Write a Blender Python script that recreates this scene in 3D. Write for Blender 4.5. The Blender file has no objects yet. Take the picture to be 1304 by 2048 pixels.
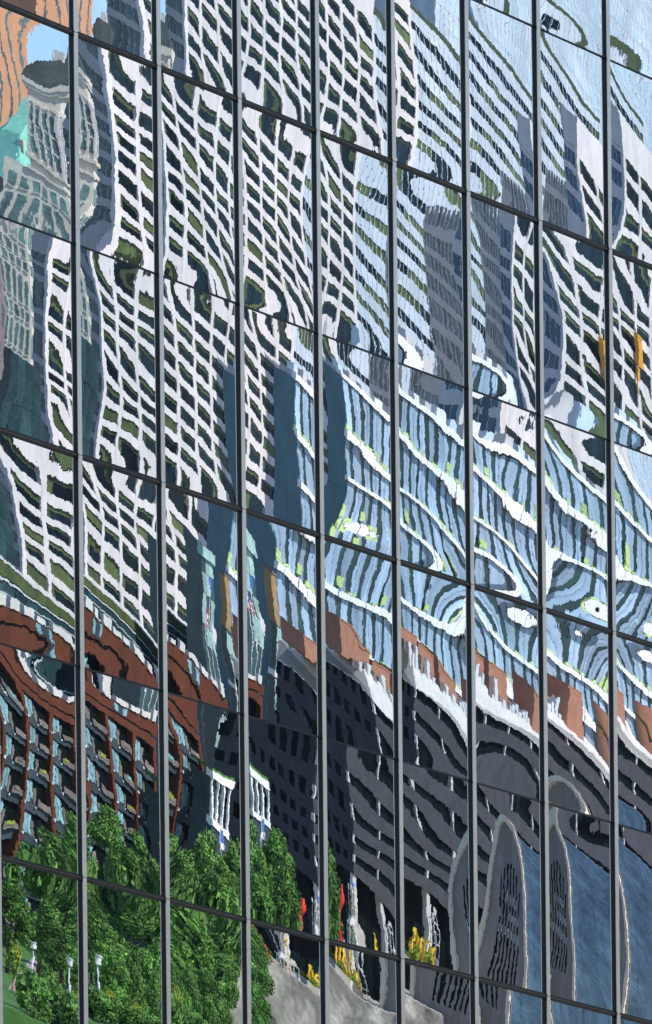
import bpy, math, random
import numpy as np
from mathutils import Vector, Matrix
rnd = random.Random(7)
S = bpy.context.scene
COL = S.collection

# ------------------------------------------------------------------ camera
cam = bpy.data.cameras.new('camera')
cam.sensor_fit = 'VERTICAL'; cam.sensor_height = 36.0; cam.lens = 36.0 * 15000 / 2048
cam.shift_x = 0.0; cam.shift_y = 3699.376 / 2048
cam.clip_start = 0.5; cam.clip_end = 20000
CAM = bpy.data.objects.new('camera', cam); COL.objects.link(CAM)
CX = Vector((0.2526563, 0.9277151, -0.2747900)); CY = Vector((0.2605565, 0.2082755, 0.9427256))
CZ = -Vector((-0.9318128, 0.3097839, 0.1891001))
CAM.matrix_world = Matrix(((CX.x, CY.x, CZ.x, 62.82614), (CX.y, CY.y, CZ.y, 48.36337), (CX.z, CY.z, CZ.z, -11.28901), (0, 0, 0, 1)))
S.camera = CAM

# ------------------------------------------------------------------ sky, sun, exposure
SUN_EL = math.radians(44); SUN_AZ = (-0.80, -0.57)
w = bpy.data.worlds.new('World'); S.world = w; w.use_nodes = True
nt = w.node_tree; bg = nt.nodes['Background']
sky = nt.nodes.new('ShaderNodeTexSky'); sky.sky_type = 'NISHITA'; sky.sun_disc = False
sky.sun_elevation = SUN_EL; sky.sun_rotation = math.atan2(SUN_AZ[0], SUN_AZ[1])
sky.air_density = 1.0; sky.dust_density = 0.2; sky.ozone_density = 4.0; sky.altitude = 2500
nt.links.new(sky.outputs[0], bg.inputs[0]); bg.inputs[1].default_value = 0.15
sun = bpy.data.lights.new('sun', 'SUN'); sun.energy = 3.9; sun.angle = math.radians(0.5); sun.color = (1, 0.955, 0.9)
SUN = bpy.data.objects.new('sun', sun); COL.objects.link(SUN)
sd = Vector((SUN_AZ[0] * math.cos(SUN_EL), SUN_AZ[1] * math.cos(SUN_EL), math.sin(SUN_EL)))
SUN.rotation_euler = sd.to_track_quat('Z', 'Y').to_euler(); SUN.location = (0, 0, 300)
S.view_settings.view_transform = 'Standard'; S.view_settings.look = 'None'
S.view_settings.exposure = 0.27; S.view_settings.gamma = 1.0; S.view_settings.use_curve_mapping = False
S.cycles.max_bounces = 8; S.cycles.glossy_bounces = 5; S.cycles.diffuse_bounces = 3
S.cycles.sample_clamp_indirect = 8

# ------------------------------------------------------------------ materials
def mat(name, col, rough=0.7, metal=0.0, var=0.10, scale=0.5, rand=0.0, spec=0.4, stretch=(1, 1, 1), col2=None):
    m = bpy.data.materials.new(name); m.use_nodes = True
    t = m.node_tree; b = t.nodes['Principled BSDF']
    b.inputs['Roughness'].default_value = rough; b.inputs['Metallic'].default_value = metal
    b.inputs['Specular IOR Level'].default_value = spec
    geo = t.nodes.new('ShaderNodeNewGeometry'); mp = t.nodes.new('ShaderNodeMapping')
    mp.inputs['Scale'].default_value = [scale * q for q in stretch]
    n = t.nodes.new('ShaderNodeTexNoise'); n.inputs['Scale'].default_value = 1.0; n.inputs['Detail'].default_value = 5
    t.links.new(geo.outputs['Position'], mp.inputs[0]); t.links.new(mp.outputs[0], n.inputs['Vector'])
    rp = t.nodes.new('ShaderNodeValToRGB')
    c2 = col2 or col
    rp.color_ramp.elements[0].position = 0.3; rp.color_ramp.elements[1].position = 0.7
    rp.color_ramp.elements[0].color = [max(0, c * (1 - var)) for c in col] + [1]
    rp.color_ramp.elements[1].color = [min(1, c * (1 + var)) for c in c2] + [1]
    t.links.new(n.outputs['Fac'], rp.inputs[0])
    n2 = t.nodes.new('ShaderNodeTexNoise'); n2.inputs['Scale'].default_value = 5.3; n2.inputs['Detail'].default_value = 4
    t.links.new(mp.outputs[0], n2.inputs['Vector'])
    m2 = t.nodes.new('ShaderNodeMapRange'); m2.inputs['From Min'].default_value = .3; m2.inputs['From Max'].default_value = .7
    m2.inputs['To Min'].default_value = 1 - var * .8; m2.inputs['To Max'].default_value = 1 + var * .8
    t.links.new(n2.outputs['Fac'], m2.inputs['Value'])
    v2 = t.nodes.new('ShaderNodeVectorMath'); v2.operation = 'SCALE'
    t.links.new(rp.outputs[0], v2.inputs[0]); t.links.new(m2.outputs[0], v2.inputs['Scale'])
    out = v2.outputs[0]
    if rand > 0:
        oi = t.nodes.new('ShaderNodeObjectInfo'); mr = t.nodes.new('ShaderNodeMapRange')
        mr.inputs['To Min'].default_value = 1 - rand; mr.inputs['To Max'].default_value = 1 + rand
        t.links.new(oi.outputs['Random'], mr.inputs['Value'])
        vm = t.nodes.new('ShaderNodeVectorMath'); vm.operation = 'SCALE'
        t.links.new(out, vm.inputs[0]); t.links.new(mr.outputs[0], vm.inputs['Scale']); out = vm.outputs[0]
    t.links.new(out, b.inputs['Base Color'])
    return m

def glass_mat():
    m = bpy.data.materials.new('mirror_glass'); m.use_nodes = True
    t = m.node_tree; t.nodes.remove(t.nodes['Principled BSDF']); o = t.nodes['Material Output']
    geo = t.nodes.new('ShaderNodeNewGeometry'); tc = t.nodes.new('ShaderNodeTexCoord')
    acc = geo.outputs['Normal']
    for sc, k, st in ((5.5, 0.00045, (1, 1, 1)), (14.0, 0.00032, (1.3, 1, 0.8)), (4.0, 0.0006, (4.0, 1, 0.35)), (30.0, 0.0004, (2.2, 1, 0.5))):
        mp = t.nodes.new('ShaderNodeMapping'); mp.inputs['Scale'].default_value = [sc * q for q in st]
        mp.inputs['Location'].default_value = (sc, 2 * sc, k * 900)
        t.links.new(geo.outputs['Position'], mp.inputs[0])
        n = t.nodes.new('ShaderNodeTexNoise'); n.inputs['Scale'].default_value = 1; n.inputs['Detail'].default_value = 1.5
        t.links.new(mp.outputs[0], n.inputs['Vector'])
        s = t.nodes.new('ShaderNodeVectorMath'); s.operation = 'SUBTRACT'; s.inputs[1].default_value = (.5, .5, .5)
        t.links.new(n.outputs['Color'], s.inputs[0])
        k_ = t.nodes.new('ShaderNodeVectorMath'); k_.operation = 'SCALE'; k_.inputs['Scale'].default_value = k
        t.links.new(s.outputs[0], k_.inputs[0])
        a = t.nodes.new('ShaderNodeVectorMath'); a.operation = 'ADD'
        t.links.new(acc, a.inputs[0]); t.links.new(k_.outputs[0], a.inputs[1]); acc = a.outputs[0]
    nn = t.nodes.new('ShaderNodeVectorMath'); nn.operation = 'NORMALIZE'; t.links.new(acc, nn.inputs[0])
    g = t.nodes.new('ShaderNodeBsdfGlossy'); g.inputs['Roughness'].default_value = 0.0
    oi = t.nodes.new('ShaderNodeObjectInfo'); cr = t.nodes.new('ShaderNodeValToRGB')
    cr.color_ramp.elements[0].color = (0.74, 0.79, 0.80, 1); cr.color_ramp.elements[1].color = (0.89, 0.88, 0.87, 1)
    t.links.new(oi.outputs['Random'], cr.inputs[0]); t.links.new(cr.outputs[0], g.inputs['Color']); t.links.new(nn.outputs[0], g.inputs['Normal'])
    d = t.nodes.new('ShaderNodeBsdfDiffuse'); d.inputs['Color'].default_value = (0.20, 0.21, 0.21, 1)
    mx = t.nodes.new('ShaderNodeMixShader')
    mp = t.nodes.new('ShaderNodeMapping'); mp.inputs['Scale'].default_value = (6, 6, .8)
    t.links.new(geo.outputs['Position'], mp.inputs[0])
    dn = t.nodes.new('ShaderNodeTexNoise'); dn.inputs['Scale'].default_value = 1.2; dn.inputs['Detail'].default_value = 6; t.links.new(mp.outputs[0], dn.inputs['Vector'])
    dr = t.nodes.new('ShaderNodeMapRange'); dr.inputs['From Min'].default_value = .35; dr.inputs['From Max'].default_value = .75
    dr.inputs['To Min'].default_value = .03; dr.inputs['To Max'].default_value = .12
    t.links.new(dn.outputs['Fac'], dr.inputs['Value']); t.links.new(dr.outputs[0], mx.inputs[0])
    t.links.new(g.outputs[0], mx.inputs[1]); t.links.new(d.outputs[0], mx.inputs[2]); t.links.new(mx.outputs[0], o.inputs[0])
    return m

M = dict(
    mirror=glass_mat(),
    alu=mat('grey_aluminium', (1.0, .80, .65), .36, .85, .05, 3),
    bronze=mat('dark_bronze', (.030, .022, .018), .4, 0.0, .2, 4),
    mullion_shade=mat('black_mullion_shade', (.012, .014, .02), .4, 0, .2, 4),  # near black, shade of the mullion sides put into the colour
    backing=mat('backing_board', (.03, .03, .035), .9),
    white=mat('white_precast', (.75, .72, .72), .75, 0, .10, .3, .05, .4, (1, 1, .35)),
    navy=mat('navy_glass', (.008, .018, .028), .2, 0, .6, .5, .5, .18),
    olive=mat('olive_glass', (.085, .115, .045), .35, 0, .25, .5, .35, .4),
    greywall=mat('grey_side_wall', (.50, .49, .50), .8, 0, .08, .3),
    bluewin=mat('slate_blue_window', (.06, .13, .20), .2, 0, .3, .6, .35),
    paleblue=mat('pale_blue_spandrel', (.56, .64, .72), .4, 0, .10, .12, .05),
    fin=mat('pale_fin', (.72, .78, .84), .4, 0, .04),
    skyglass=mat('pale_sky_glass', (.50, .62, .72), .3, 0, .16, .06, .05),
    browngrey=mat('brown_grey_stone', (.68, .64, .62), .8, 0, .08, .3),
    pierwin=mat('pale_grey_window', (.24, .28, .30), .25, 0, .3, .7, .3),
    greenwin=mat('grey_green_window', (.10, .15, .16), .25, 0, .3, .7, .3),
    fblue=mat('light_blue_glass', (.34, .46, .60), .25, 0, .22, .15, .22, .5, (1, 1, .3)),  # sky's reflection put into the base colour of the strips
    fdark=mat('dark_teal_strip', (.018, .042, .044), .25, 0, .4, .3, .4, .5),
    teal=mat('teal_cladding', (.11, .21, .24), .45, 0, .12, .3, .06),
    ledge=mat('white_ledge', (.95, .95, .94), .5, 0, .02, 1, .03),
    lime=mat('lime_reflection_paint', (.46, .60, .24), .4, 0, .15, 1, .2),  # colour of the green reflections painted beside the white ledges
    terracotta=mat('terracotta_brick', (.42, .20, .13), .85, 0, .14, 1.2),
    charcoal=mat('charcoal_stone', (.062, .064, .074), .8, 0, .18, .5, .06),
    black=mat('black_glass', (.005, .010, .011), .5, 0, .5, .5, .3, .05),
    palestone=mat('pale_stone', (.66, .64, .61), .8, 0, .10, .5, .05),
    rust=mat('rust_red_brick', (.12, .032, .014), .85, 0, .20, .6, .05),
    cyan=mat('cyan_window', (.22, .42, .46), .25, 0, .25, 1, .25),
    slate=mat('slate_panel', (.045, .065, .08), .5, 0, .2, .6, .2),
    greybrown=mat('grey_brown_shutter', (.20, .17, .155), .7, 0, .2, 1, .2),
    stone=mat('beige_stone', (.74, .70, .60), .85, 0, .12, .4, .05),
    darkroof=mat('dark_green_roof', (.06, .08, .075), .7, 0, .3, .5),
    arcglass=mat('pale_green_window', (.13, .24, .22), .25, 0, .4, .8, .4),
    orange=mat('orange_brick', (.66, .34, .19), .85, 0, .08, .4),
    copper=mat('copper_green_metal', (.30, .76, .60), .6, 0, .14, .3),
    mauve=mat('mauve_granite', (.24, .20, .215), .8, 0, .16, .5),
    darkteal=mat('dark_teal_glass', (.03, .07, .08), .2, 0, .3, .4, .3),
    atrium=mat('pale_green_glass', (.36, .55, .50), .3, 0, .2, .6, .25),
    gold=mat('ochre_brick', (.42, .27, .12), .8, 0, .2, .8),
    concrete=mat('warm_grey_concrete', (.25, .23, .215), .6, 0, .2, .3, 0, .5, (1, 1, .4)),
    cream=mat('cream_trim', (.78, .70, .56), .6, 0, .06, 1),
    vault=mat('blue_zinc_roof', (.055, .092, .13), .28, .35, .45, .22, .14, .5, (.4, .4, 2.2)),
    leaf=mat('green_leaves', (.07, .17, .032), .75, 0, .6, .7, .25, .3, (1, 1, 1), (.14, .29, .06)),
    leaf2=mat('yellow_green_leaves', (.26, .34, .04), .75, 0, .3, .9),
    bark=mat('tree_bark', (.06, .045, .03), .9),
    grass=mat('lawn_grass', (.08, .20, .04), .9, 0, .25, .4),
    ground=mat('city_ground', (.16, .15, .145), .9, 0, .2, .08),
    paving=mat('pale_paving', (.20, .18, .16), .85, 0, .35, .28, col2=(.60, .54, .46)),
    pinkpath=mat('pink_path', (.52, .36, .33), .9, 0, .1, .5),
    red=mat('red_paint', (.75, .035, .02), .5, 0, .1),
    yellow=mat('yellow_paint', (.80, .52, .03), .5, 0, .1),
    amber=mat('amber_paint', (.78, .36, .04), .6, 0, .25, 1.5),
    blue=mat('blue_cloth', (.07, .18, .52), .7, 0, .1),
    flagwhite=mat('white_cloth', (.80, .80, .80), .7, 0, .04),
    flagred=mat('red_cloth', (.50, .06, .07), .7, 0, .1),
    pole=mat('pale_metal_pole', (.62, .66, .68), .4, 0, .05),
    steel=mat('pale_steel', (.66, .70, .72), .4, 0, .08),
)

# ------------------------------------------------------------------ helpers
_mesh = {}
def box_mesh(dx, dy, dz, m):
    key = (round(dx, 3), round(dy, 3), round(dz, 3), m)
    if key not in _mesh:
        x, y, z = dx / 2, dy / 2, dz / 2
        me = bpy.data.meshes.new('box')
        v = [(-x, -y, -z), (x, -y, -z), (x, y, -z), (-x, y, -z), (-x, -y, z), (x, -y, z), (x, y, z), (-x, y, z)]
        fcs = [(0, 3, 2, 1), (4, 5, 6, 7), (0, 1, 5, 4), (1, 2, 6, 5), (2, 3, 7, 6), (3, 0, 4, 7)]
        me.from_pydata(v, [], fcs); me.materials.append(M[m]); _mesh[key] = me
    return _mesh[key]

def link(name, me, parent=None, loc=(0, 0, 0), rot=None):
    o = bpy.data.objects.new(name, me); COL.objects.link(o); o.location = loc
    if rot is not None: o.rotation_euler = rot
    if parent is not None: o.parent = parent
    return o

def tag(o, label, cat, group=None):
    o['label'] = label; o['category'] = cat
    if group: o['group'] = group
    return o

def raw_mesh(verts, faces, m, smooth=False):
    me = bpy.data.meshes.new('mesh'); me.from_pydata([tuple(v) for v in verts], [], faces)
    for q in (m if isinstance(m, (list, tuple)) else [m]): me.materials.append(M[q])
    if smooth: me.shade_smooth()
    return me

GRID = math.radians(37.6)          # street grid: the avenue the glass building stands on
class Block:
    """A thing on the street grid. a runs along its avenue front, b goes back into the block, z up."""
    def __init__(s, name, label, cat, x, y, z=0.0, turn=0.0, group=None):
        s.root = bpy.data.objects.new(name, None); COL.objects.link(s.root)
        s.root.location = (x, y, z); s.root.rotation_euler = (0, 0, GRID - math.pi / 2 + turn)
        tag(s.root, label, cat, group)
    def box(s, name, a0, a1, b0, b1, z0, z1, m, parent=None, label=None):
        c = Vector((-(a0 + a1) / 2, (b0 + b1) / 2, (z0 + z1) / 2))
        o = link(name, box_mesh(abs(a1 - a0), abs(b1 - b0), abs(z1 - z0), m), parent or s.root, c - (parent.location if parent else Vector()))
        if label: o['label'] = label
        return o
    def poly(s, name, verts, faces, m, parent=None, smooth=False):
        vs = [(-a, b, z) for a, b, z in verts]
        return link(name, raw_mesh(vs, [f[::-1] for f in faces], m, smooth), parent or s.root, (0, 0, 0) if not parent else -parent.location)

def tube_mesh(pts, r, m, n=8):
    vs, fs = [], []
    pts = [Vector(p) for p in pts]
    for i, p in enumerate(pts):
        d = (pts[min(i + 1, len(pts) - 1)] - pts[max(i - 1, 0)]).normalized()
        q = Vector((1, 0, 0)) if abs(d.x) < .8 else Vector((0, 1, 0))
        e1 = d.cross(q).normalized(); e2 = d.cross(e1)
        rr = r[i] if isinstance(r, (list, tuple)) else r
        for k in range(n):
            t = 2 * math.pi * k / n
            vs.append(p + e1 * rr * math.cos(t) + e2 * rr * math.sin(t))
    for i in range(len(pts) - 1):
        for k in range(n):
            fs.append((i * n + k, i * n + (k + 1) % n, (i + 1) * n + (k + 1) % n, (i + 1) * n + k))
    fs.append(tuple(range(n))[::-1]); fs.append(tuple((len(pts) - 1) * n + k for k in range(n)))
    return raw_mesh(vs, fs, m, True)

def structure(name, verts, faces, m):
    o = link(name, raw_mesh(verts, faces, m)); o['kind'] = 'structure'; return o

# ------------------------------------------------------------------ ground
prof = [(-400, -12.9), (-60, -12.9), (110, -12.9), (200, -6), (300, -.5), (360, 0), (6000, 0)]
structure('ground', [(sx * 5000, y, z) for y, z in prof for sx in (-1, 1)],
          [(2 * i, 2 * i + 1, 2 * i + 3, 2 * i + 2) for i in range(len(prof) - 1)], 'ground')

# ------------------------------------------------------------------ the mirror glass curtain wall
W_, H_ = 1.28084763, 1.95
D_ = Vector((-0.6099926, 0.7924071, 0)); UP = Vector((0.2578890, 0.1985222, 0.9455592)); N_ = Vector((0.7492678, 0.5767841, -0.3254502))
wall = bpy.data.objects.new('curtain_wall', None); COL.objects.link(wall)
wall.matrix_world = Matrix(((D_.x, -N_.x, UP.x, 3.35223), (D_.y, -N_.y, UP.y, 72.11096), (D_.z, -N_.z, UP.z, 22.69581), (0, 0, 0, 1)))
tag(wall, 'inclined mirror glass curtain wall with grey mullions reflecting the warped city', 'glass facade')
PX, PY = 117.0, 213.0              # ripple scale: local units per metre along and up the wall
# bow of single panes: (row, column) -> (bow across, lean across)
BOW = {
    (0, 0): (0.3, 0), (0, 1): (0.9, 0), (0, 2): (1.8, -15), (0, 3): (1.9, 0), (0, 4): (1.7, 0), (0, 5): (1.3, 10), (0, 6): (1.9, -25),
    (1, 0): (0.2, 0), (1, 1): (0.6, 0), (1, 2): (1.8, -26), (1, 3): (1.9, 0), (1, 4): (1.8, 0), (1, 5): (1.2, 20), (1, 6): (2.6, 10), (1, 7): (0.8, 0), (1, 8): (1.9, 0),
    (2, 0): (1.3, 0), (2, 1): (1.6, -35), (2, 2): (1.9, 0), (2, 3): (2.0, 0), (2, 4): (1.8, 0), (2, 5): (1.5, 12), (2, 6): (1.2, 10), (2, 7): (0.8, 0), (2, 8): (1.7, 0),
    (3, 0): (0.5, 0), (3, 1): (1.6, -61), (3, 2): (1.7, 0), (3, 3): (1.2, 0), (3, 4): (1.4, 0), (3, 5): (1.7, 0), (3, 6): (1.3, 0), (3, 7): (1.0, 0), (3, 8): (1.3, 0),
    (4, 0): (0.7, 0), (4, 1): (1.0, 0), (4, 2): (0.9, 0), (4, 3): (1.3, 0), (4, 4): (1.5, 0), (4, 5): (0.9, -30), (4, 6): (2.0, 0), (4, 7): (2.4, 0), (4, 8): (2.6, -55),
    (5, 0): (0.5, 0), (5, 1): (0.7, 0), (5, 2): (0.8, 0), (5, 3): (0.9, 0), (5, 4): (1.0, 0), (5, 5): (1.0, 0), (5, 6): (1.6, 0), (5, 7): (1.8, 0), (5, 8): (1.8, -45),
}
def pane_mesh(r, c, hi):
    rg = random.Random(r * 131 + c * 17 + 5)
    nx, nz = (30, 84) if hi else (6, 10)
    w, h = W_ - 0.04, H_ - 0.012
    X = np.linspace(-w / 2, w / 2, nx + 1); Z = np.linspace(-h / 2, h / 2, nz + 1)
    X, Z = np.meshgrid(X, Z)
    x, y = X * PX, -Z * PY
    kx, tx = BOW.get((r, c), (1.5 + rg.uniform(-.4, .5), rg.uniform(-10, 10)))
    u, v = X / (W_ / 2), -Z / H_
    k = rg.uniform(.17, .32); e = rg.uniform(-1.0, -.35); c1 = rg.uniform(-.6, .6)
    L = 415.0
    if c >= 4 and r in (2, 3):     # this cross joint is pinched hardest on its right half
        side = np.clip((v if r == 2 else -v) / .22, 0, 1); k = k + .24 * side * side * (3 - 2 * side); c1 *= 1.8
    psi = 0
    for q, sg in enumerate((.955, .827, .637, .413, .191), 1):
        psi = psi - (k * L * L / (2 * math.pi ** 2)) * (-1) ** (q + 1) * sg * np.cos(2 * math.pi * q * v) / q ** 2
    phi = kx / 2 * x ** 2 + tx * x + psi * (1 + c1 * u + e * u * u) + rg.uniform(-6, 6) * y + rg.uniform(-.46, -.16) * x * y
    phi += rg.uniform(-.5, .5) * kx / 6 * x ** 3 / (W_ * PX / 2)
    for q in range(6):
        lam = rg.uniform(100, 260); th = rg.uniform(0, math.pi); g = rg.uniform(3, 9)
        phi += g * lam / 6.283 * np.cos(6.283 * (x * math.cos(th) + y * math.sin(th)) / lam + rg.uniform(0, 6.283))
    hgt = -phi / 3.7e6
    me = bpy.data.meshes.new('glass_pane')
    vs = np.stack([X, -hgt, Z], -1).reshape(-1, 3)
    idx = np.arange((nx + 1) * (nz + 1)).reshape(nz + 1, nx + 1)
    f = np.stack([idx[:-1, :-1], idx[:-1, 1:], idx[1:, 1:], idx[1:, :-1]], -1).reshape(-1, 4)
    me.from_pydata(vs.tolist(), [], f.tolist()); me.materials.append(M['mirror']); me.shade_smooth()
    return me
R0, R1, C0, C1 = -4, 8, -4, 12      # rows and columns of panes
for r in range(R0, R1 + 1):
    for c in range(C0, C1 + 1):
        hi = -1 <= r <= 5 and 0 <= c <= 8
        link('glass_pane', pane_mesh(r, c, hi), wall, ((c - .5) * W_, 0, -(r - .5) * H_))
def wbox(name, x0, x1, y0, y1, z0, z1, m, parent=None):
    c = Vector(((x0 + x1) / 2, (y0 + y1) / 2, (z0 + z1) / 2))
    return link(name, box_mesh(x1 - x0, y1 - y0, z1 - z0, m), parent or wall, c - (parent.location if parent else Vector()))
zt, zb = -(R0 - 1) * H_, -R1 * H_
for j in range(C0 - 1, C1 + 1):
    x = j * W_
    for r in range(R0 - 1, R1 + 1):
        if r % 2 == 0:
            z1 = -r * H_ + .0; z0 = max(z1 - 2 * H_, zb)
            if z0 < z1:
                mu = wbox('mullion', x - .030, x + .032, -.024, .06, z0 + .002, z1 - .002, 'mullion_shade')
                wbox('mullion_cap', x - .026, x + .030, -.034, -.0242, z0 + .003, z1 - .003, 'alu', mu)
for r in range(R0, R1):
    for c in range(C0, C1 + 1):
        x0, x1, z = (c - 1) * W_ + .033, c * W_ - .031, -r * H_
        if r % 2 == 0:
            t = wbox('transom', x0, x1, -.018, .03, z - .024, z + .024, 'bronze')
            wbox('transom_highlight', x0, x1, -.022, -.0182, z - .006, z - .001, 'gold', t)  # thin ochre strip paints in the warm highlight along the joint
        else:
            wbox('joint_seal', x0, x1, -.008, .03, z - .0075, z + .0075, 'bronze')
wbox('backing_wall', (C0 - 1) * W_, C1 * W_, .35, .60, zb - .5, zt + .3, 'backing')
wbox('plinth_wall', (C0 - 1) * W_ - 2, C1 * W_ + 2, .05, 6.0, zb - 26, zb - .02, 'charcoal')

# ------------------------------------------------------------------ gridded white towers
def window_cell(b, a0, a1, z0, z1, d, rg):  # navy pane with olive panels along its top, sometimes its left edge
    p = b.box('window', a0, a1, d, d + .08, z0, z1, 'navy')
    k = rg.random(); wa, hz = a1 - a0, z1 - z0
    if k < .08:
        b.box('olive_panel', a0, a1, d - .05, d - .002, z0 + hz * rg.uniform(.0, .2), z1, 'olive', p)
    else:
        t = hz * rg.choice((.2, .26, .32, .42)); 
        b.box('olive_panel', a0, a1, d - .05, d - .002, z1 - t, z1, 'olive', p)
        if k < .6: b.box('olive_panel', a0, a0 + wa * rg.uniform(.12, .22), d - .05, d - .002, z0, z1 - t - .01, 'olive', p)

def gridded_tower(b, L, depth, bays, fh, zlow, top, parapet, band, cw, side, side_win):
    rg = random.Random(int(L * 10))
    b.box('core', .5, L - .5, 1.0, depth, 0, top - .5, 'greywall')
    b.box('parapet', 0, L, 0, .95, top - parapet, top, 'white')
    n = int((top - parapet) / fh)
    bay = L / bays
    for i in range(bays + 1):
        a = min(max(i * bay, cw / 2), L - cw / 2)
        b.box('column', a - cw / 2, a + cw / 2, -.06, .94, 0, top - parapet - .01, 'white')
    z = top - parapet
    for k in range(n):
        z0 = z - (k + 1) * fh
        if z0 < 0: break
        b.box('floor_band', 0.01, L - .01, 0, .9, z0, z0 + band, 'white')
        if z0 > zlow:
            for i in range(bays):
                window_cell(b, i * bay + (cw * .5 if i else cw) + .002, (i + 1) * bay - (cw * .5 if i < bays - 1 else cw) - .002, z0 + band + .003, z0 + fh - .003, .5, rg)
    # shaded side face
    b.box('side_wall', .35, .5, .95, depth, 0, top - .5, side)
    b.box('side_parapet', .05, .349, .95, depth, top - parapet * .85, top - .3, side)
    nw = max(3, int((depth - 1.2) / 1.35)); bw = (depth - 1.3) / nw
    for k in range(n):
        z0 = z - (k + 1) * fh
        if z0 < zlow: break
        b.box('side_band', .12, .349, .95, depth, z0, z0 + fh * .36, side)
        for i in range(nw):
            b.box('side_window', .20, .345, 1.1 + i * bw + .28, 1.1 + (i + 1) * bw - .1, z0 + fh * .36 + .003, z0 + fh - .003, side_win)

A = Block('office_tower', 'tallest white gridded office tower, its foot behind the dark glass podium', 'tower', 38.5, 1000, 0, 0, 'white gridded towers')
gridded_tower(A, 56.4, 8.5, 6, 3.4, 28, 131, 4, 1.3, 1.5, 'greywall', 'greenwin')  # grey side face has some of its shade put into the colour
C = Block('office_tower', 'shorter white gridded tower with tall blank parapet and an orange hoist on its front', 'tower', -18.6, 900, 0, 0, 'white gridded towers')
gridded_tower(C, 28, 6.6, 3, 3.5, 55, 107, 5.6, 1.3, 1.35, 'white', 'bluewin')

# orange hoist hanging on the shorter tower
hz = Block('hoist', 'orange builders hoist cage on a mast against the shorter white tower', 'hoist', -18.6, 900)
for k in range(10):
    hz.box('mast_section', 17.3, 17.7, -1.0, -.6, 76 + k * 1.0, 76.9 + k * 1.0, 'amber')
cg = hz.box('cage', 16.3, 18.7, -2.4, -1.02, 80.2, 84.6, 'amber')
hz.box('cage_roof', 16.2, 18.8, -2.5, -.98, 84.61, 84.9, 'yellow', cg)
hz.box('cage', 16.4, 17.4, -2.0, -1.02, 77.6, 79.8, 'amber')

# ------------------------------------------------------------------ pale striped tower
B = Block('striped_tower', 'pale blue striped glass tower with thin vertical fins behind the white gridded tower', 'tower', 5.0, 1150)
B.box('core', .3, 66, .6, 22, 0, 139, 'paleblue')
rg = random.Random(3)
zt_ = 140.5
for k in range(24):
    z0 = zt_ - (k + 1) * 4.15
    B.box('spandrel', 0, 66.2, 0, .59, z0 + 1.75, z0 + 4.15, 'paleblue')
    for i in range(8):
        B.box('window_strip', .2 + i * 8.25, .2 + (i + 1) * 8.25 - .05, .30, .58, z0 + .003, z0 + 1.747, 'navy' if rg.random() < .68 else 'olive')
B.box('roof_edge', -.1, 66.4, -.1, 1.2, zt_ + .01, zt_ + 1.1, 'olive')
for i in range(27):
    B.box('fin', i * 2.5 + .2, i * 2.5 + .34, -.22, -.002, 30, zt_ - .01, 'fin')

Dp = Block('sky_glass_tower', 'very pale sky coloured glass tower with faint vertical joints, farthest at the top', 'tower', -4.5, 1500)
Dp.box('core', .3, 119.5, .5, 30, 0, 214, 'skyglass')
for k in range(26):
    z0 = 215 - (k + 1) * 4.4
    Dp.box('glass_band', 0, 120, 0, .49, z0 + 1.2, z0 + 4.38, 'skyglass')
    Dp.box('spandrel', .05, 119.9, .06, .495, z0, z0 + 1.19, 'paleblue')
for i in range(40):
    Dp.box('fin', i * 3.0 + .1, i * 3.0 + .26, -.2, -.002, 60, 215, 'fin')

Nn = Block('stone_tower', 'brown grey stone tower with close narrow windows behind the shorter white tower', 'tower', -17.6, 1010)
Nn.box('core', .3, 9, .1, 14, 0, 104, 'browngrey')
for k in range(15):
    z0 = 104.6 - 3.9 * (k + 1)
    Nn.box('side_band', 0, .299, 0, 14, z0, z0 + 1.35, 'browngrey')
    for i in range(10):
        Nn.box('side_window', .17, .299, i * 1.4 + .35, i * 1.4 + 1.2, z0 + 1.353, z0 + 3.897, 'pierwin')
    for i in range(11):
        Nn.box('pier', .02, .169, i * 1.4 - (.0 if i else -.02), i * 1.4 + .33, z0 + 1.353, z0 + 3.897, 'browngrey')

# ------------------------------------------------------------------ left group: custom house, drum tower, orange tower, copper roof
J = Block('clock_house_tower', 'old beige stone tower with tall arched windows and a dark hipped roof', 'tower', 39.9, 930, 0, -.45)
J.root.scale = (1, .92, 1)
def arch_win(b, b0, b1, z0, z1, a, m='arcglass'):
    r = (b1 - b0) / 2; c = (b0 + b1) / 2
    p = [(a, b0, z0), (a, b1, z0)] + [(a, c + r * math.cos(t), z1 - r + r * math.sin(t)) for t in [math.pi * q / 8 for q in range(9)]]
    q_ = [(a + .2, y, z) for _, y, z in p]
    n = len(p)
    return b.poly('arched_window', p + q_, [tuple(range(n))[::-1], tuple(range(n, 2 * n))] + [(i, (i + 1) % n, n + (i + 1) % n, n + i) for i in range(n)], m)
J.box('shaft', .35, 3.3, .35, 7.0, 80, 98.4, 'stone')
J.box('base_block', .25, 3.3, .2, 11, 0, 84.4, 'stone')
for z0, z1, o in ((97.3, 97.9, .35), (97.91, 98.6, .55), (86.0, 86.5, .5), (84.41, 84.9, .35), (94.9, 95.3, .12)):
    J.box('cornice', -o + .2, 3.2 + o, -o + .2, 7.2 + o, z0, z1, 'stone')
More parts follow.
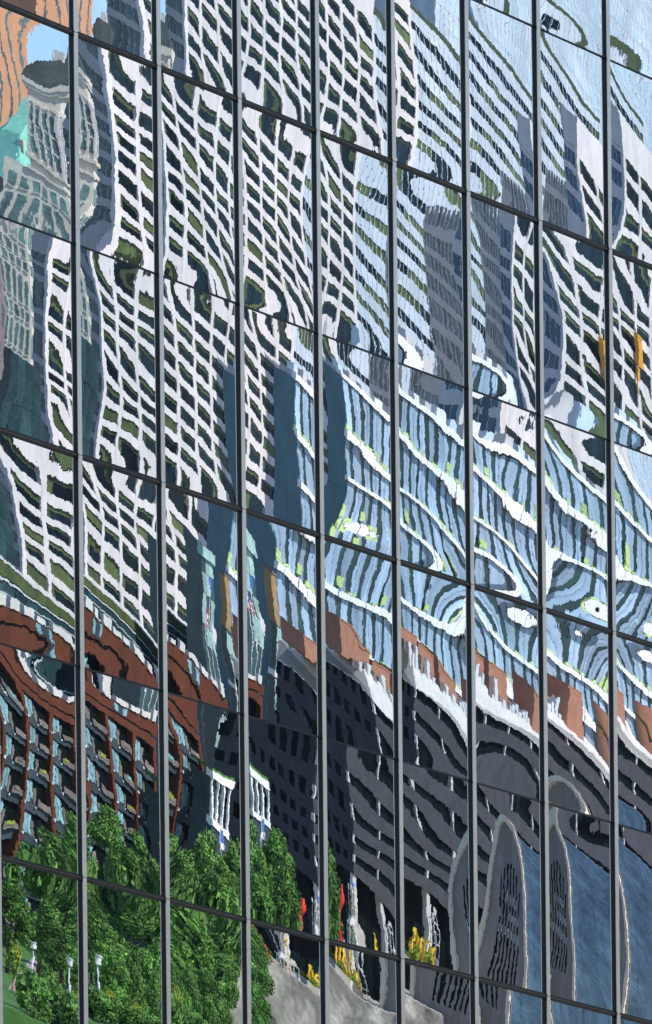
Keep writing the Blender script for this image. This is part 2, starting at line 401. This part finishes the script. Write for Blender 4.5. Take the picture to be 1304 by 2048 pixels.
J.poly('roof', [(-.2, -.2, 98.62), (3.7, -.2, 98.62), (3.7, 7.5, 98.62), (-.2, 7.5, 98.62), (1.4, 2.2, 101.8), (2.8, 2.2, 101.8), (2.8, 5.0, 101.8), (1.4, 5.0, 101.8)],
       [(3, 2, 1, 0), (4, 5, 6, 7), (0, 1, 5, 4), (1, 2, 6, 5), (2, 3, 7, 6), (3, 0, 4, 7)], 'darkroof')
J.box('roof_lantern', 1.7, 2.5, 3.0, 4.2, 101.81, 102.9, 'palestone')
for q in range(4):
    arch_win(J, .75 + q * 1.62, 1.75 + q * 1.62, 87.2, 94.3, .18)
    for z in (89.2, 91.2): J.box('window_bar', .10, .34, .75 + q * 1.62, 1.75 + q * 1.62, z, z + .3, 'stone')
for q in range(5): J.box('pilaster', -.05, .34, .12 + q * 1.62, .62 + q * 1.62, 86.52, 94.88, 'palestone')
for q in range(2):
    J.box('window', .9 + q * 1.25, 1.6 + q * 1.25, .2, .34, 87.2, 94.0, 'arcglass')
    J.box('pilaster', .38 + q * 1.3, .80 + q * 1.3, -.02, .34, 86.52, 94.88, 'palestone')
for k in range(14):
    for q in range(6):
        J.box('window', .12, .245, .8 + q * 1.7, 1.65 + q * 1.7, 81.0 - k * 3.1, 83.0 - k * 3.1, 'arcglass')
        J.box('sill', .02, .248, .7 + q * 1.7, 1.75 + q * 1.7, 80.75 - k * 3.1, 80.99 - k * 3.1, 'palestone')
    for q in range(2): J.box('window', .7 + q * 1.3, 1.5 + q * 1.3, .1, .195, 81.0 - k * 3.1, 83.0 - k * 3.1, 'arcglass')

K = Block('drum_tower', 'grey round tower with a finned crown behind the white gridded tower', 'tower', 43.8, 1060)
def cyl(r, z0, z1, n=32):
    v = [(r * math.cos(2 * math.pi * i / n), r * math.sin(2 * math.pi * i / n), z) for z in (z0, z1) for i in range(n)]
    return v, [(i, (i + 1) % n, n + (i + 1) % n, n + i) for i in range(n)] + [tuple(range(n))[::-1], tuple(range(n, 2 * n))]
def drum(b, name, r, z0, z1, m, n=32):
    v, f = cyl(r, z0, z1, n); me = raw_mesh(v, f, m)
    for p in me.polygons[:n]: p.use_smooth = True
    return link(name, me, b.root)
drum(K, 'drum', 4.2, 0, 113.5, 'greywall'); drum(K, 'crown', 3.5, 113.51, 121, 'greenwin'); drum(K, 'crown_roof', 3.6, 121.01, 121.7, 'greywall')
for k in range(6):
    z0 = 113 - (k + 1) * 3.9
    v, f = cyl(4.3, z0, z0 + 2.0, 32)
    link('window_ring', raw_mesh(v, f, 'bluewin', False), K.root)
for i in range(22):
    t = 2 * math.pi * i / 22
    o = link('fin', box_mesh(.5, .34, 7.4, 'greywall'), K.root, (3.75 * math.cos(t), 3.75 * math.sin(t), 117.3), (0, 0, t))

L = Block('orange_tower', 'orange brick tower with long vertical window stripes, farthest at the left', 'tower', 70.4, 1250)
L.box('body', 0, 15.2, 0, 14, 0, 141, 'orange')
for i in range(4):
    L.box('window_stripe', 2.0 + i * 3.6, 2.8 + i * 3.6, -.02, .3, 20, 138, 'greenwin')
for i in range(2): L.box('roof_box', 1 + i * 6, 4 + i * 6, 3, 8, 141.01, 143, 'steel')

Q = Block('copper_roof_house', 'granite building under a steep copper green wedge roof', 'building', 49.9, 960)
Q.box('body', 0, 6.6, 0, 9, 0, 83.4, 'mauve')
Q.poly('roof', [(-.5, -.3, 83.42), (7.4, -.3, 83.42), (7.4, 9, 83.42), (-.5, 9, 83.42), (7.4, .2, 98.5), (7.4, 4.0, 98.5), (4.2, .2, 94.0), (4.2, 4.0, 94.0), (1.5, .2, 90.5), (1.5, 4, 90.5)],
       [(3, 2, 1, 0), (0, 8, 9, 3), (8, 6, 7, 9), (6, 4, 5, 7), (1, 2, 5, 4), (0, 1, 4, 6, 8), (2, 3, 9, 7, 5)], 'copper')
Q.box('roof_ornament', 1.0, 1.6, -.5, .2, 88.4, 89.8, 'cream')
for k in range(10):
    for i in range(3): Q.box('window', .8 + i * 2.0, 1.8 + i * 2.0, -.03, .1, 79 - k * 3.6, 81 - k * 3.6, 'black')

P = Block('dark_glass_block', 'low dark teal glass block at the foot of the stone tower', 'building', 43.9, 900)
P.box('body', .1, 11.8, .1, 12, 0, 62.9, 'darkteal')
for k in range(8):
    for i in range(4): P.box('glass_panel', .02 + i * 2.95, 2.9 + i * 2.95, 0, .09, 59 - k * 3.9, 62.8 - k * 3.9, 'darkteal')
E = Block('granite_slab', 'mauve granite slab building at the far left edge', 'building', 50.5, 880)
E.box('body', 0, 9.0, 0, 10, 0, 75, 'mauve')
for k in range(12):
    for i in range(4): E.box('window', .8 + i * 2.1, 1.7 + i * 2.1, -.03, .1, 71 - k * 3.6, 73 - k * 3.6, 'greenwin')

# ------------------------------------------------------------------ blue glass building with white ledges
F = Block('ledged_glass_building', 'blue glass office building with broken white ledges and a blank teal end wall', 'building', 2.3, 800)
F.box('core', .4, 92, .6, 7.6, 0, 64.5, 'fdark')
for k in range(13):
    for i in range(2):
        F.box('end_panel', .02, .39, (.03 + i * 3.8), 3.8 + i * 3.8, 65.1 - (k + 1) * 5, 65.08 - k * 5, 'teal')
rg = random.Random(11)
st = 6.55
for k in range(8):
    z1 = 65.0 - k * st; a = .05
    while a < 90:
        w1 = rg.uniform(1.8, 4.0); w2 = rg.uniform(1.0, 2.0)
        if k < 7:
            F.box('glass_strip', a, a + w1, .22, .59, z1 - st + .96, z1 - .06, 'fblue')
            if rg.random() < .75: F.box('glass_strip', a + w1 * .45, a + w1 * .6, .12, .218, z1 - st + .96, z1 - .06, 'fblue')
            F.box('dark_strip', a + w1 + .01, a + w1 + w2 - .01, .34, .59, z1 - st + .96, z1 - .06, 'fdark')
        a += w1 + w2
    a = -.5
    while a < 90:
        ln = rg.uniform(2.6, 3.6)
        F.box('ledge', a, a + ln - .12, -.9 + rg.uniform(-.1, .1), .33, z1 - st + rg.uniform(-.05, .05), z1 - st + .95, 'ledge')
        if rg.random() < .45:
            F.box('lime_reflection', a + .2, a + ln * rg.uniform(.6, 1.0), -.25, .20, z1 - st + 1.05, z1 - st + 1.4, 'lime')  # strip painting in a green reflection at the ledge
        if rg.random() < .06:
            F.box('lime_reflection', a + .2, a + 2.0, -.1, .20, z1 - st + 1.5, z1 - st + 2.9, 'lime')
        a += ln
F.box('roof_edge', -.3, 92, -.4, 1.5, 65.1, 66.0, 'ledge')
for i in range(12):
    a = 1 + i * 5; F.box('roof_unit', a, a + rg.uniform(1.5, 3.5), 1.8, 4, 66.01, 66.6 + rg.uniform(.3, 1.0), rg.choice(('greywall', 'steel', 'skyglass')))
F.box('roof_deck', .1, 92, 1.51, 6.0, 64.6, 66.0, 'greywall')

# ------------------------------------------------------------------ dark banded building
G = Block('dark_banded_building', 'dark charcoal building with black window bands and a pale sloped roof edge', 'building', -9.2, 700)
G.box('core', .8, 74, .8, 15, 14.4, 31.6, 'charcoal')
fh = 2.9
for k in range(6):
    z0 = 31.7 - (k + 1) * fh
    G.box('floor_band', 0, 75, 0, .79, z0, z0 + 1.75, 'charcoal')
    for i in range(15): G.box('window_band', .4 + i * 4.9, .4 + i * 4.9 + 4.85, .50, .78, z0 + 1.753, z0 + fh - .003, 'black')
    for i in range(5):
        G.box('white_pier', .05 + i * 9.2, .42 + i * 9.2, .02, .48, z0 + 1.753, z0 + fh - .003, 'palestone')
    G.box('side_band', .30, .79, .8, 15, z0, z0 + 1.5, 'charcoal')
    for i in range(6): G.box('side_pier', .32, .79, 1.0 + i * 2.4, 2.0 + i * 2.4, z0 + 1.503, z0 + fh - .003, 'charcoal')
    for i in range(6): G.box('side_window', .50, .79, 2.01 + i * 2.4, 3.39 + i * 2.4, z0 + 1.503, z0 + fh - .003, 'black')
G.box('undercroft', 1.5, 74, 3.5, 14, 0, 14.38, 'black')  # black box, deep shade of the open void put into its colour
for i in range(6): G.box('pillar', .2 + i * 9.2, 1.2 + i * 9.2, .3, 1.3, 0, 14.28, 'palestone')
G.poly('sloped_roof_edge', [(-.3, -.3, 31.72), (75, -.3, 31.72), (75, 2.4, 34.1), (.6, 2.4, 34.1), (75, 15, 34.1), (.6, 15, 34.1), (-.3, 15, 31.72)],
       [(0, 1, 2, 3), (3, 2, 4, 5), (0, 3, 5, 6), (0, 6, 5, 4, 2, 1)], 'palestone')
def penthouse(b, a0, a1, b0, b1, z0, z1):
    p = b.box('penthouse', a0, a1, b0, b1, z0, z1, 'terracotta')
    b.box('penthouse_coping', a0 - .1, a1 + .1, b0 - .1, b1 + .1, z1 + .002, z1 + .2, 'terracotta', p)
penthouse(G, -6.2, 3.6, 3.0, 9, 34.12, 36.9)
penthouse(G, 4.6, 11.5, 3.2, 9, 34.12, 36.1)
penthouse(G, 13.4, 20.6, 2.8, 9, 34.12, 36.6)
for i in range(9):
    G.box('roof_unit', -4 + i * 2.7, -2.9 + i * 2.7, 1.8 + (i % 2) * .2, 2.7, 33.4 + (i % 2) * .2, 34.6 + (i * 37 % 5) * .17, 'steel' if i % 3 else 'greybrown')
penthouse(G, 30.5, 35.5, 1.6, 8, 33.3, 38.4)
penthouse(G, 21.2, 29.5, 4.0, 9, 34.12, 35.2)
for i in range(7):
    G.box('roof_unit', 21.5 + i * 1.3, 22.5 + i * 1.3, 2.6, 3.8, 34.12, 34.9 + (i % 3) * .35, 'steel')

U = Block('brick_drum', 'rounded tan brick drum beside the blue glass building at the right', 'building', -40.0, 775)
drum(U, 'drum', 5.6, 0, 40.5, 'terracotta', 40)
for k in range(3): drum(U, 'drum_band', 5.7, 37.5 - k * 4.5, 38.1 - k * 4.5, 'gold', 40)

# ------------------------------------------------------------------ arched hall
Hh = Block('arched_hall', 'vaulted hall with a rounded concrete end wall, long slits and a blue metal roof', 'hall', -27.6, 650)
hw, zc = 6.2, 24.6
def prof_pt(t, grow=0.0):
    # rounded tall arch: t 0..1 from right foot over the crown to the left foot
    ang = math.pi * t
    bb = hw - (hw + grow) * math.cos(ang); zz = (zc + grow) * (math.sin(ang) ** .62)
    return bb, zz
nt_ = 48
ring = [prof_pt(i / nt_) for i in range(nt_ + 1)]
v = [(0, b_, z) for b_, z in ring] + [(.5, b_, z) for b_, z in ring]
n = nt_ + 1
Hh.poly('end_wall', v, [tuple(range(n)), tuple(range(n, 2 * n))[::-1]] + [(i, n + i, n + i + 1, i + 1) for i in range(n - 1)], 'concrete')
for nm, g0, g1, a0, a1, m in (('rim', .0, .75, -.5, .15, 'cream'), ('rim_groove', .751, .95, -.2, .15, 'greybrown')):
    r0 = [prof_pt(i / nt_, g0) for i in range(nt_ + 1)]; r1 = [prof_pt(i / nt_, g1) for i in range(nt_ + 1)]
    vv = [(a0, *q) for q in r0] + [(a0, *q) for q in r1] + [(a1, *q) for q in r1] + [(a1, *q) for q in r0]
    Hh.poly(nm, vv, [(j * n + i, j * n + i + 1, ((j + 1) % 4) * n + i + 1, ((j + 1) % 4) * n + i) for j in range(4) for i in range(n - 1)], m, smooth=False)
for s_ in range(12):
    a0, a1 = .52 + s_ * 4.0, .52 + s_ * 4.0 + 3.95
    r1 = [prof_pt(i / nt_, -.02 + .02 * (s_ % 2)) for i in range(nt_ + 1)]
    Hh.poly('roof_bay', [(a0, *q) for q in r1] + [(a1, *q) for q in r1], [(i, i + 1, n + i + 1, n + i) for i in range(n - 1)], 'vault', smooth=True)
    rr = [prof_pt(i / nt_, .03) for i in range(nt_ + 1)]
    Hh.poly('roof_seam', [(a1, *q) for q in rr] + [(a1 + .06, *q) for q in rr], [(i, i + 1, n + i + 1, n + i) for i in range(n - 1)], 'vault')
for i in range(7):
    b0 = 2.6 + i * .95; t = abs(i - 3) / 3
    sl = Hh.box('slit_window', -.03, .1, b0, b0 + .42, 9, 20.6 - 2.2 * t * t, 'black')
    for k in range(3):
        if rnd.random() < .6: Hh.box('slit_light', -.06, -.032, b0 + .1, b0 + .3, 13 + k * 1.8, 13.9 + k * 1.8, 'steel', sl)

# ------------------------------------------------------------------ lower left: podium, atrium, red brick building, portico
Rr = Block('glass_podium', 'low dark glass podium with an olive top band and pale wire lines', 'building', 35.9, 790, -2.2)
Rr.box('body', .1, 50, .1, 8, 0, 35.0, 'darkteal')
Rr.box('top_band', 0, 50.2, -.05, 3, 35.02, 36.5, 'olive')
Rr.box('coping', -.1, 50.3, -.15, 3.2, 36.51, 36.8, 'steel')
for k in range(5):
    Rr.box('wire_rail', 0, 50.2, -.12, -.02, 34.6 - k * 1.35, 34.75 - k * 1.35 + (.1 if k == 0 else 0), 'steel')
for k in range(4):
    for i in range(16): Rr.box('glass_panel', .1 + i * 3.1, 3.1 + i * 3.1, .02, .09, 31.2 - k * 3.2, 34.3 - k * 3.2, 'darkteal')

Sx = Block('glass_atrium', 'pale green glass atrium box with a slanted canopy behind the flags', 'building', 9.8, 780)
Sx.box('body', .1, 5.1, .1, 5, 0, 46.0, 'darkteal')
Sx.box('canopy', -.2, 5.4, -.8, 1, 44.1, 45.9, 'atrium')
for k in range(4):
    for i in range(3): Sx.box('glass_panel', .12 + i * 1.68, 1.72 + i * 1.68, 0, .09, 41.4 - k * 2.7, 44.0 - k * 2.7, 'atrium' if (i + k) % 3 else 'darkteal')
def flag(x, y, z, kind, label):
    root = Block('flag_pole', label, 'flag', x, y, 0, 0, 'flags in front of the glass atrium')
    link('pole', tube_mesh([(0, 0, 0), (0, 0, z + 3.0)], .07, 'pole', 6), root.root)
    n_, mm = 12, 5
    vs = []; fs = {0: [], 1: [], 2: []}
    for j in range(mm + 1):
        for i in range(n_ + 1):
            t = i / n_
            vs.append((-.1 - 1.15 * t, .22 * math.sin(t * 7) * t, z + 2.8 - 1.9 * (j / mm) - .9 * t * t))
    fl, ms = [], []
    for j in range(mm):
        for i in range(n_):
            q = j * (n_ + 1) + i
            fl.append((q, q + 1, q + n_ + 2, q + n_ + 1))
            ms.append((2 if (j < 3 and i < 5) else (j % 2)) if kind == 'striped' else 2)
    me = raw_mesh(vs, fl, ['flagred', 'flagwhite', 'blue'], True)
    for p, k in zip(me.polygons, ms): p.material_index = k if kind != 'white' else 1
    link('banner', me, root.root)
flag(8.9, 776, 35.0, 'striped', 'flag of red and white stripes with a blue corner by the glass atrium')
flag(8.0, 776, 38.5, 'blue', 'plain blue flag by the glass atrium')
flag(7.0, 776, 34.0, 'white', 'plain white flag by the glass atrium')

I = Block('red_brick_building', 'rust red brick building with cyan windows and dark balconies', 'building', 26.6, 600)
I.root.scale = (.91, 1, 1)
I.box('core', .5, 39.6, 1.2, 12, 0, 26.4, 'slate')
I.box('attic', 0, 39.8, 0, 6, 25.3, 26.5, 'rust')
I.box('red_band', .02, 39.78, .02, 1.19, 24.3, 25.08, 'rust')
rg = random.Random(5)
for i in range(14):
    I.box('parapet_block', .2 + i * 2.85, .2 + i * 2.85 + rg.uniform(1.2, 2.4), -.25, .5, 26.52, 26.52 + rg.uniform(.4, 1.1), 'palestone')
for i in (1, 4):
    wn = I.box('attic_window', 2.2 + i * 6.5, 5.0 + i * 6.5, -.03, .1, 25.4, 26.4, 'slate')
    I.box('pane', 2.3 + i * 6.5, 3.0 + i * 6.5, -.06, -.032, 25.5, 26.3, 'cyan', wn); I.box('pane', 4.2 + i * 6.5, 4.9 + i * 6.5, -.06, -.032, 25.5, 26.3, 'cyan', wn)
for i in range(7):
    a = .3 + i * 6.5
    I.box('red_pier', a - .3, a + .45, -.05, 1.18, 0, 24.28, 'rust')
    if i == 6: break
    for k in range(7):
        z0 = 24.2 - (k + 1) * 2.9
        I.box('slab', a + .46, a + 6.19, .5, 1.19, z0, z0 + .75, 'slate')
        wn = I.box('window', a + .9, a + 2.5, .45, 1.1, z0 + .77, z0 + 2.7, 'slate')
        I.box('pane', a + .95, a + 1.65, .40, .448, z0 + .8, z0 + 2.6, 'cyan', wn); I.box('pane', a + 1.75, a + 2.45, .40, .448, z0 + .8 + rg.uniform(0, .5), z0 + 2.6, 'cyan', wn)
        I.box('shutter', a + 2.7, a + 3.3, .45, 1.1, z0 + .77, z0 + 2.2, 'greybrown')
        I.box('balcony_void', a + 3.6, a + 6.1, .95, 1.19, z0 + .77, z0 + 2.88, 'black')
        I.box('balcony_rail', a + 3.5, a + 6.15, .1, .25, z0 + .76, z0 + 1.35, 'greybrown')
        I.box('lamp', a - .05, a + .2, -.3, -.06, z0 + .6, z0 + .85, 'flagwhite')
        I.box('lamp', a + 3.0, a + 3.2, .2, .44, z0 + .45, z0 + .65, 'flagwhite')
        if rg.random() < .5: I.box('planter', a + 4, a + 5.2, .0, .09, z0 + 1.1, z0 + 1.5, rg.choice(('leaf2', 'greybrown', 'cyan')))

Tt = Block('white_portico', 'small white columned portico with a planted roof above the trees', 'building', 2.9, 620)
Tt.root.scale = (.85, 1, .97)
Tt.box('hall', .3, 5.6, .9, 4.5, 0, 21.4, 'slate')
Tt.box('entablature', -.2, 6.2, -.2, 1.2, 21.42, 22.4, 'ledge'); Tt.box('planted_roof', -.1, 6.1, -.1, 4.6, 22.42, 22.75, 'grass')
Tt.box('base_ledge', -.2, 6.2, -.2, 1.2, 16.9, 17.5, 'ledge')
for i in range(4): Tt.box('column', .1 + i * 1.85, .45 + i * 1.85, 0, .4, 17.52, 21.4, 'ledge')
Tt.box('lower_wall', -.1, 6.1, 0, .8, 0, 16.88, 'slate')

tn = Block('ochre_stair_tower', 'narrow ochre brick stair tower in front of the teal end wall', 'tower', 3.2, 760)
tn.box('body', 0, 1.7, 0, 2, 0, 43, 'gold'); tn.box('cap', -.1, 1.8, -.1, 2.1, 43.01, 43.4, 'greybrown')
sh = Block('glass_lift_shaft', 'slim pale glass lift shaft with a white cap beside the dark banded building', 'lift shaft', 3.0, 722)
sh.box('body', 0, 1.8, 0, 1.8, 0, 36, 'darkteal')
for k in range(8): sh.box('glass_panel', .05, 1.75, -.05, -.002, 34 - k * 2.0, 35.8 - k * 2.0, 'skyglass' if k % 2 else 'atrium')
sh.box('white_cap', -.3, 2.1, -.3, 2.0, 30.0, 30.7, 'ledge')

# ------------------------------------------------------------------ park: terrace, lawn, path, sculptures, poles, trees
def slab(name, x0, x1, y0, y1, z0, z1, m):
    v = [(x, y, z) for z in (z0, z1) for x, y in ((x0, y0), (x1, y0), (x1, y1), (x0, y1))]
    return structure(name, v, [(3, 2, 1, 0), (4, 5, 6, 7), (0, 1, 5, 4), (1, 2, 6, 5), (2, 3, 7, 6), (3, 0, 4, 7)], m)
slab('plaza_terrace', -22, -4.6, 640, 716, -.5, 8.0, 'paving')
slab('lawn', -4.5, 40, 425, 640, -.4, 3.2, 'grass')
slab('path', 9.5, 12.5, 470, 560, 2.4, 3.24, 'pinkpath')

def leaf_mesh(seed, rx, rz, n, m, size, cone=.0):
    rg_ = np.random.RandomState(seed)
    k = 26
    th = rg_.uniform(0, 2 * np.pi, k); zz = rg_.uniform(-1, 1, k)
    rad = np.sqrt(np.clip(1 - zz ** 2, 0, 1)) * rg_.uniform(.45, .95, k) * (1 - cone * (zz + 1) / 2)
    cen = np.stack([rad * np.cos(th) * rx, rad * np.sin(th) * rx, zz * rz * .92], 1)
    cr = rg_.uniform(.28, .5, k) * rx
    ci = rg_.randint(0, k, n)
    d = rg_.normal(size=(n, 3)); d /= np.linalg.norm(d, axis=1)[:, None]
    p = cen[ci] + d * (cr[ci] * rg_.uniform(.55, 1.05, n))[:, None] * np.array([1, 1, .8])
    a = rg_.normal(size=(n, 3)); a /= np.linalg.norm(a, axis=1)[:, None]
    b_ = np.cross(a, d + rg_.normal(size=(n, 3)) * .6); b_ /= np.linalg.norm(b_, axis=1)[:, None]
    s = (size * rg_.uniform(.6, 1.4, n))[:, None]
    V = np.stack([p - a * s, p + b_ * s * .6, p + a * s, p - b_ * s * .6], 1).reshape(-1, 3)
    Fc = np.arange(4 * n).reshape(n, 4)
    me = bpy.data.meshes.new('crown'); me.from_pydata(V.tolist(), [], Fc.tolist()); me.materials.append(M[m]); return me
crowns = [leaf_mesh(s, 3.3, 5.2, 9500, 'leaf', .20, .45) for s in range(3)]
trunk = tube_mesh([(0, 0, 0), (.1, 0, 3), (0, .1, 7), (0, 0, 10)], [.35, .28, .18, .05], 'bark', 8)
limbs = [tube_mesh([(0, 0, 3 + i * .9), (math.cos(i * 2.4) * 1.2, math.sin(i * 2.4) * 1.2, 4.4 + i * .9), (math.cos(i * 2.4) * 2.2, math.sin(i * 2.4) * 2.2, 5.6 + i * .9)], [.14, .09, .03], 'bark', 6) for i in range(4)]
TREES = [  # x, y, height scale, label
    (13.5, 500, 0.84, 'green tree at the left edge of the park'),
    (11.0, 530, 1.02, 'tall pointed green tree in front of the red piers, beside the leftmost lamp'),
    (8.6, 505, 0.80, 'green tree between the two park lamps'),
    (7.4, 545, 0.98, 'tall green tree behind the second park lamp'),
    (4.8, 510, 0.88, 'full green tree right of the second park lamp'),
    (2.6, 540, 1.08, 'tallest green tree below the white portico'),
    (.6, 520, 0.96, 'broad green tree in the middle of the grove'),
    (-1.2, 550, 1.14, 'tall green tree under the portico corner'),
    (-2.0, 530, 0.88, 'green tree at the right end of the grove'),
    (-2.7, 565, 1.04, 'green tree beside the red sculpture'),
    (-2.4, 500, 0.60, 'small green tree at the front right of the grove'),
    (2.0, 480, 0.56, 'low green tree in front of the grove middle'),
    (6.2, 480, 0.58, 'low green tree in front of the second lamp'),
]
LOW = [(8.4, 462, .50, 'low dense tree left of the second park lamp'), (5.6, 466, .52, 'low dense tree right of the second park lamp'), (3.6, 478, .56, 'low dense tree at the front of the grove'),
       (1.6, 470, .50, 'low dense tree before the tallest grove tree'), (-.4, 480, .58, 'low dense tree at the front under the portico'), (-2.0, 492, .55, 'low dense tree near the plaza side')]
for i, (x, y, s, lb) in enumerate(TREES + LOW):
    r_ = bpy.data.objects.new('tree', None); COL.objects.link(r_); r_.location = (x, y, 3.2); r_.scale = (s * .90, s * .90, s * .94)
    r_.rotation_euler = (0, 0, i * 1.3); tag(r_, lb, 'tree', 'park trees')
    t_ = link('trunk', trunk, r_)
    for q in limbs: link('limb', q, t_)
    link('crown', crowns[i % 3], r_, (0, 0, 7.0 if i < len(TREES) else 5.0))
bush = leaf_mesh(9, .8, .9, 500, 'leaf2', .14)
for x, y, lb in ((12.1, 470, 'yellow green bush on the lawn'), (6.0, 452, 'yellow green bush before the grove'), (3.4, 458, 'yellow green bush between the low trees')):
    r_ = bpy.data.objects.new('bush', None); COL.objects.link(r_); r_.location = (x, y, 3.2); tag(r_, lb, 'bush', 'yellow green bushes')
    link('foliage', bush, r_, (0, 0, 1.7)); link('stem', tube_mesh([(0, 0, 0), (0, 0, 1.6)], .06, 'bark', 6), r_)

shrub = leaf_mesh(21, 1.5, 1.3, 1800, 'leaf', .16)
for i, (x, y, lb) in enumerate(((7.7, 436, 'round green shrub below the second park lamp'), (5.9, 434, 'round green shrub right of the second park lamp foot'), (4.4, 437, 'round green shrub before the yellow green bushes'),
        (2.8, 435, 'round green shrub at the lower middle of the lawn'), (1.2, 437, 'round green shrub before the low dense trees'), (-.4, 436, 'round green shrub toward the plaza'), (9.3, 432, 'round green shrub below the leftmost lamp'))):
    r_ = bpy.data.objects.new('shrub', None); COL.objects.link(r_); r_.location = (x, y, 3.2); r_.rotation_euler = (0, 0, i * 1.1); tag(r_, lb, 'shrub', 'round lawn shrubs')
    link('foliage', shrub, r_, (0, 0, 1.15)); link('stem', tube_mesh([(0, 0, 0), (0, 0, 1.0)], .07, 'bark', 6), r_)
for i, (x, y, lb) in enumerate(((-8.0, 660, 'tan planter box of yellow green plants near the last tree'), (-10.5, 664, 'tan planter box in the plaza middle'), (-13.0, 656, 'tan planter box at the plaza front'), (-11.2, 650, 'tan planter box nearest the arched hall'))):
    b = Block('planter', lb, 'planter', x, y, 8, i * .4, 'plaza planters')
    b.box('tub', 0, 1.8, 0, .9, 0, .7, ('gold', 'cream', 'greybrown', 'cream')[i]); link('plants', bush, b.root, (-.9, .45, .9)).scale = (.8, .5, .5)

def lamp(x, y, h, lb):
    b = Block('park_lamp', lb, 'lamp post', x, y, 3.2, 0, 'park lamps')
    link('post', tube_mesh([(0, 0, 0), (0, 0, .6), (.02, 0, h)], [.16, .08, .07], 'pole', 8), b.root)
    v, f = cyl(.28, 0, .5, 12); link('lantern', raw_mesh(v, f, 'flagwhite', False), b.root, (0, 0, h))
    v, f = cyl(.36, 0, .1, 12); link('lamp_hood', raw_mesh(v, f, 'pole', False), b.root, (0, 0, h + .51))
lamp(9.9, 450, 3.4, 'pale park lamp nearest the lawn'); lamp(6.9, 450, 3.6, 'pale park lamp in front of the middle trees')

def blobby(b, name, pts, r, m):
    link(name, tube_mesh(pts, r, m, 8), b.root)
rs = Block('red_sculpture', 'bright red bent steel sculpture beside the last tree', 'sculpture', -5.7, 644, 8)
blobby(rs, 'lower_limb', [(0, 0, 0), (.5, 0, 1.4), (.1, .2, 2.4)], [.5, .45, .35], 'red'); blobby(rs, 'upper_limb', [(.1, .2, 2.3), (-.6, .1, 3.1), (-.3, 0, 4.3)], [.4, .5, .2], 'red')
ys = [(-12.6, 690, 1.5), (-13.5, 692, 1.1), (-14.3, 691, 1.3), (-13.1, 686, .8), (-15.0, 693, .9)]
for i, (x, y, h) in enumerate(ys):
    b = Block('yellow_sculpture', ['tallest yellow looped sculpture in the dark undercroft', 'yellow looped sculpture second from the left', 'middle yellow looped sculpture of the plaza', 'low yellow looped sculpture in front', 'yellow looped sculpture farthest right'][i], 'sculpture', x, y, 8, i * .7, 'yellow sculptures')
    blobby(b, 'loop', [(0, 0, 0), (.5, .1, h * .6), (0, .2, h * 1.5), (-.6, .1, h), (-.1, 0, h * .4)], .2, 'yellow'); b.box('foot', -.3, .3, -.3, .3, 0, .12, 'greybrown')
for i, (x, y, lb) in enumerate(((-8.6, 690, 'gold and white scaffold frame by the corner pillar'), (-15.6, 700, 'white scaffold frame deep in the undercroft shade'))):
    b = Block('scaffold_frame', lb, 'scaffold', x, y, 8, 0, 'plaza scaffold frames')
    for a in (0, 1.2):
        for c in (0, 1.0): link('upright', tube_mesh([(-a, c, 0), (-a * .8, c, 4.8)], .07, 'yellow' if (a and not i) else 'pole', 6), b.root)
    for k in range(4): b.box('board', -.05, 1.2, -.05, 1.05, .6 + k * 1.2, .72 + k * 1.2, 'palestone' if k % 2 else 'greybrown')
    b.box('top_sign', 0, .9, -.1, .0, 4.82, 5.3, 'blue' if not i else 'palestone')
for i, (x, y, z, m1, lb) in enumerate(((1.2, 600, 15.6, 'blue', 'banner pole with a blue sign above the trees'), (.6, 601, 13.6, 'red', 'banner pole with a red sign above the trees'), (-1.9, 600, 14.2, 'red', 'banner pole with a red sign by the portico corner'))):
    b = Block('banner_pole', lb, 'pole', x, y, 0, 0, 'banner poles')
    link('post', tube_mesh([(0, 0, 0), (0, 0, z + 2)], .06, 'pole', 6), b.root); b.box('sign', .08, .8, -.03, .03, z, z + 1.1, m1); b.box('sign_base', .08, .7, -.04, .04, z - .7, z - .05, 'flagwhite')
for i, (x, y, zz) in enumerate(((-8.5, 655, 8), (-9.0, 650, 8), (-7.4, 648, 8), (-7.8, 643, 8))):
    b = Block('market_tent', ['white plaza tent beside the last tree', 'grey white plaza tent second from the trees', 'white plaza tent before the yellow sculptures', 'low white plaza tent at the terrace front'][i], 'tent', x, y, zz, i * .3, 'plaza tents')
    for a in (0, 1.5):
        for c in (0, 1.5): b.box('leg', a, a + .08, c, c + .08, 0, 1.5, 'pole')
    b.poly('canopy', [(-.1, -.1, 1.5), (1.7, -.1, 1.5), (1.7, 1.7, 1.5), (-.1, 1.7, 1.5), (.8, .8, 2.4)], [(0, 1, 4), (1, 2, 4), (2, 3, 4), (3, 0, 4), (3, 2, 1, 0)], 'paving' if i % 2 else 'palestone')
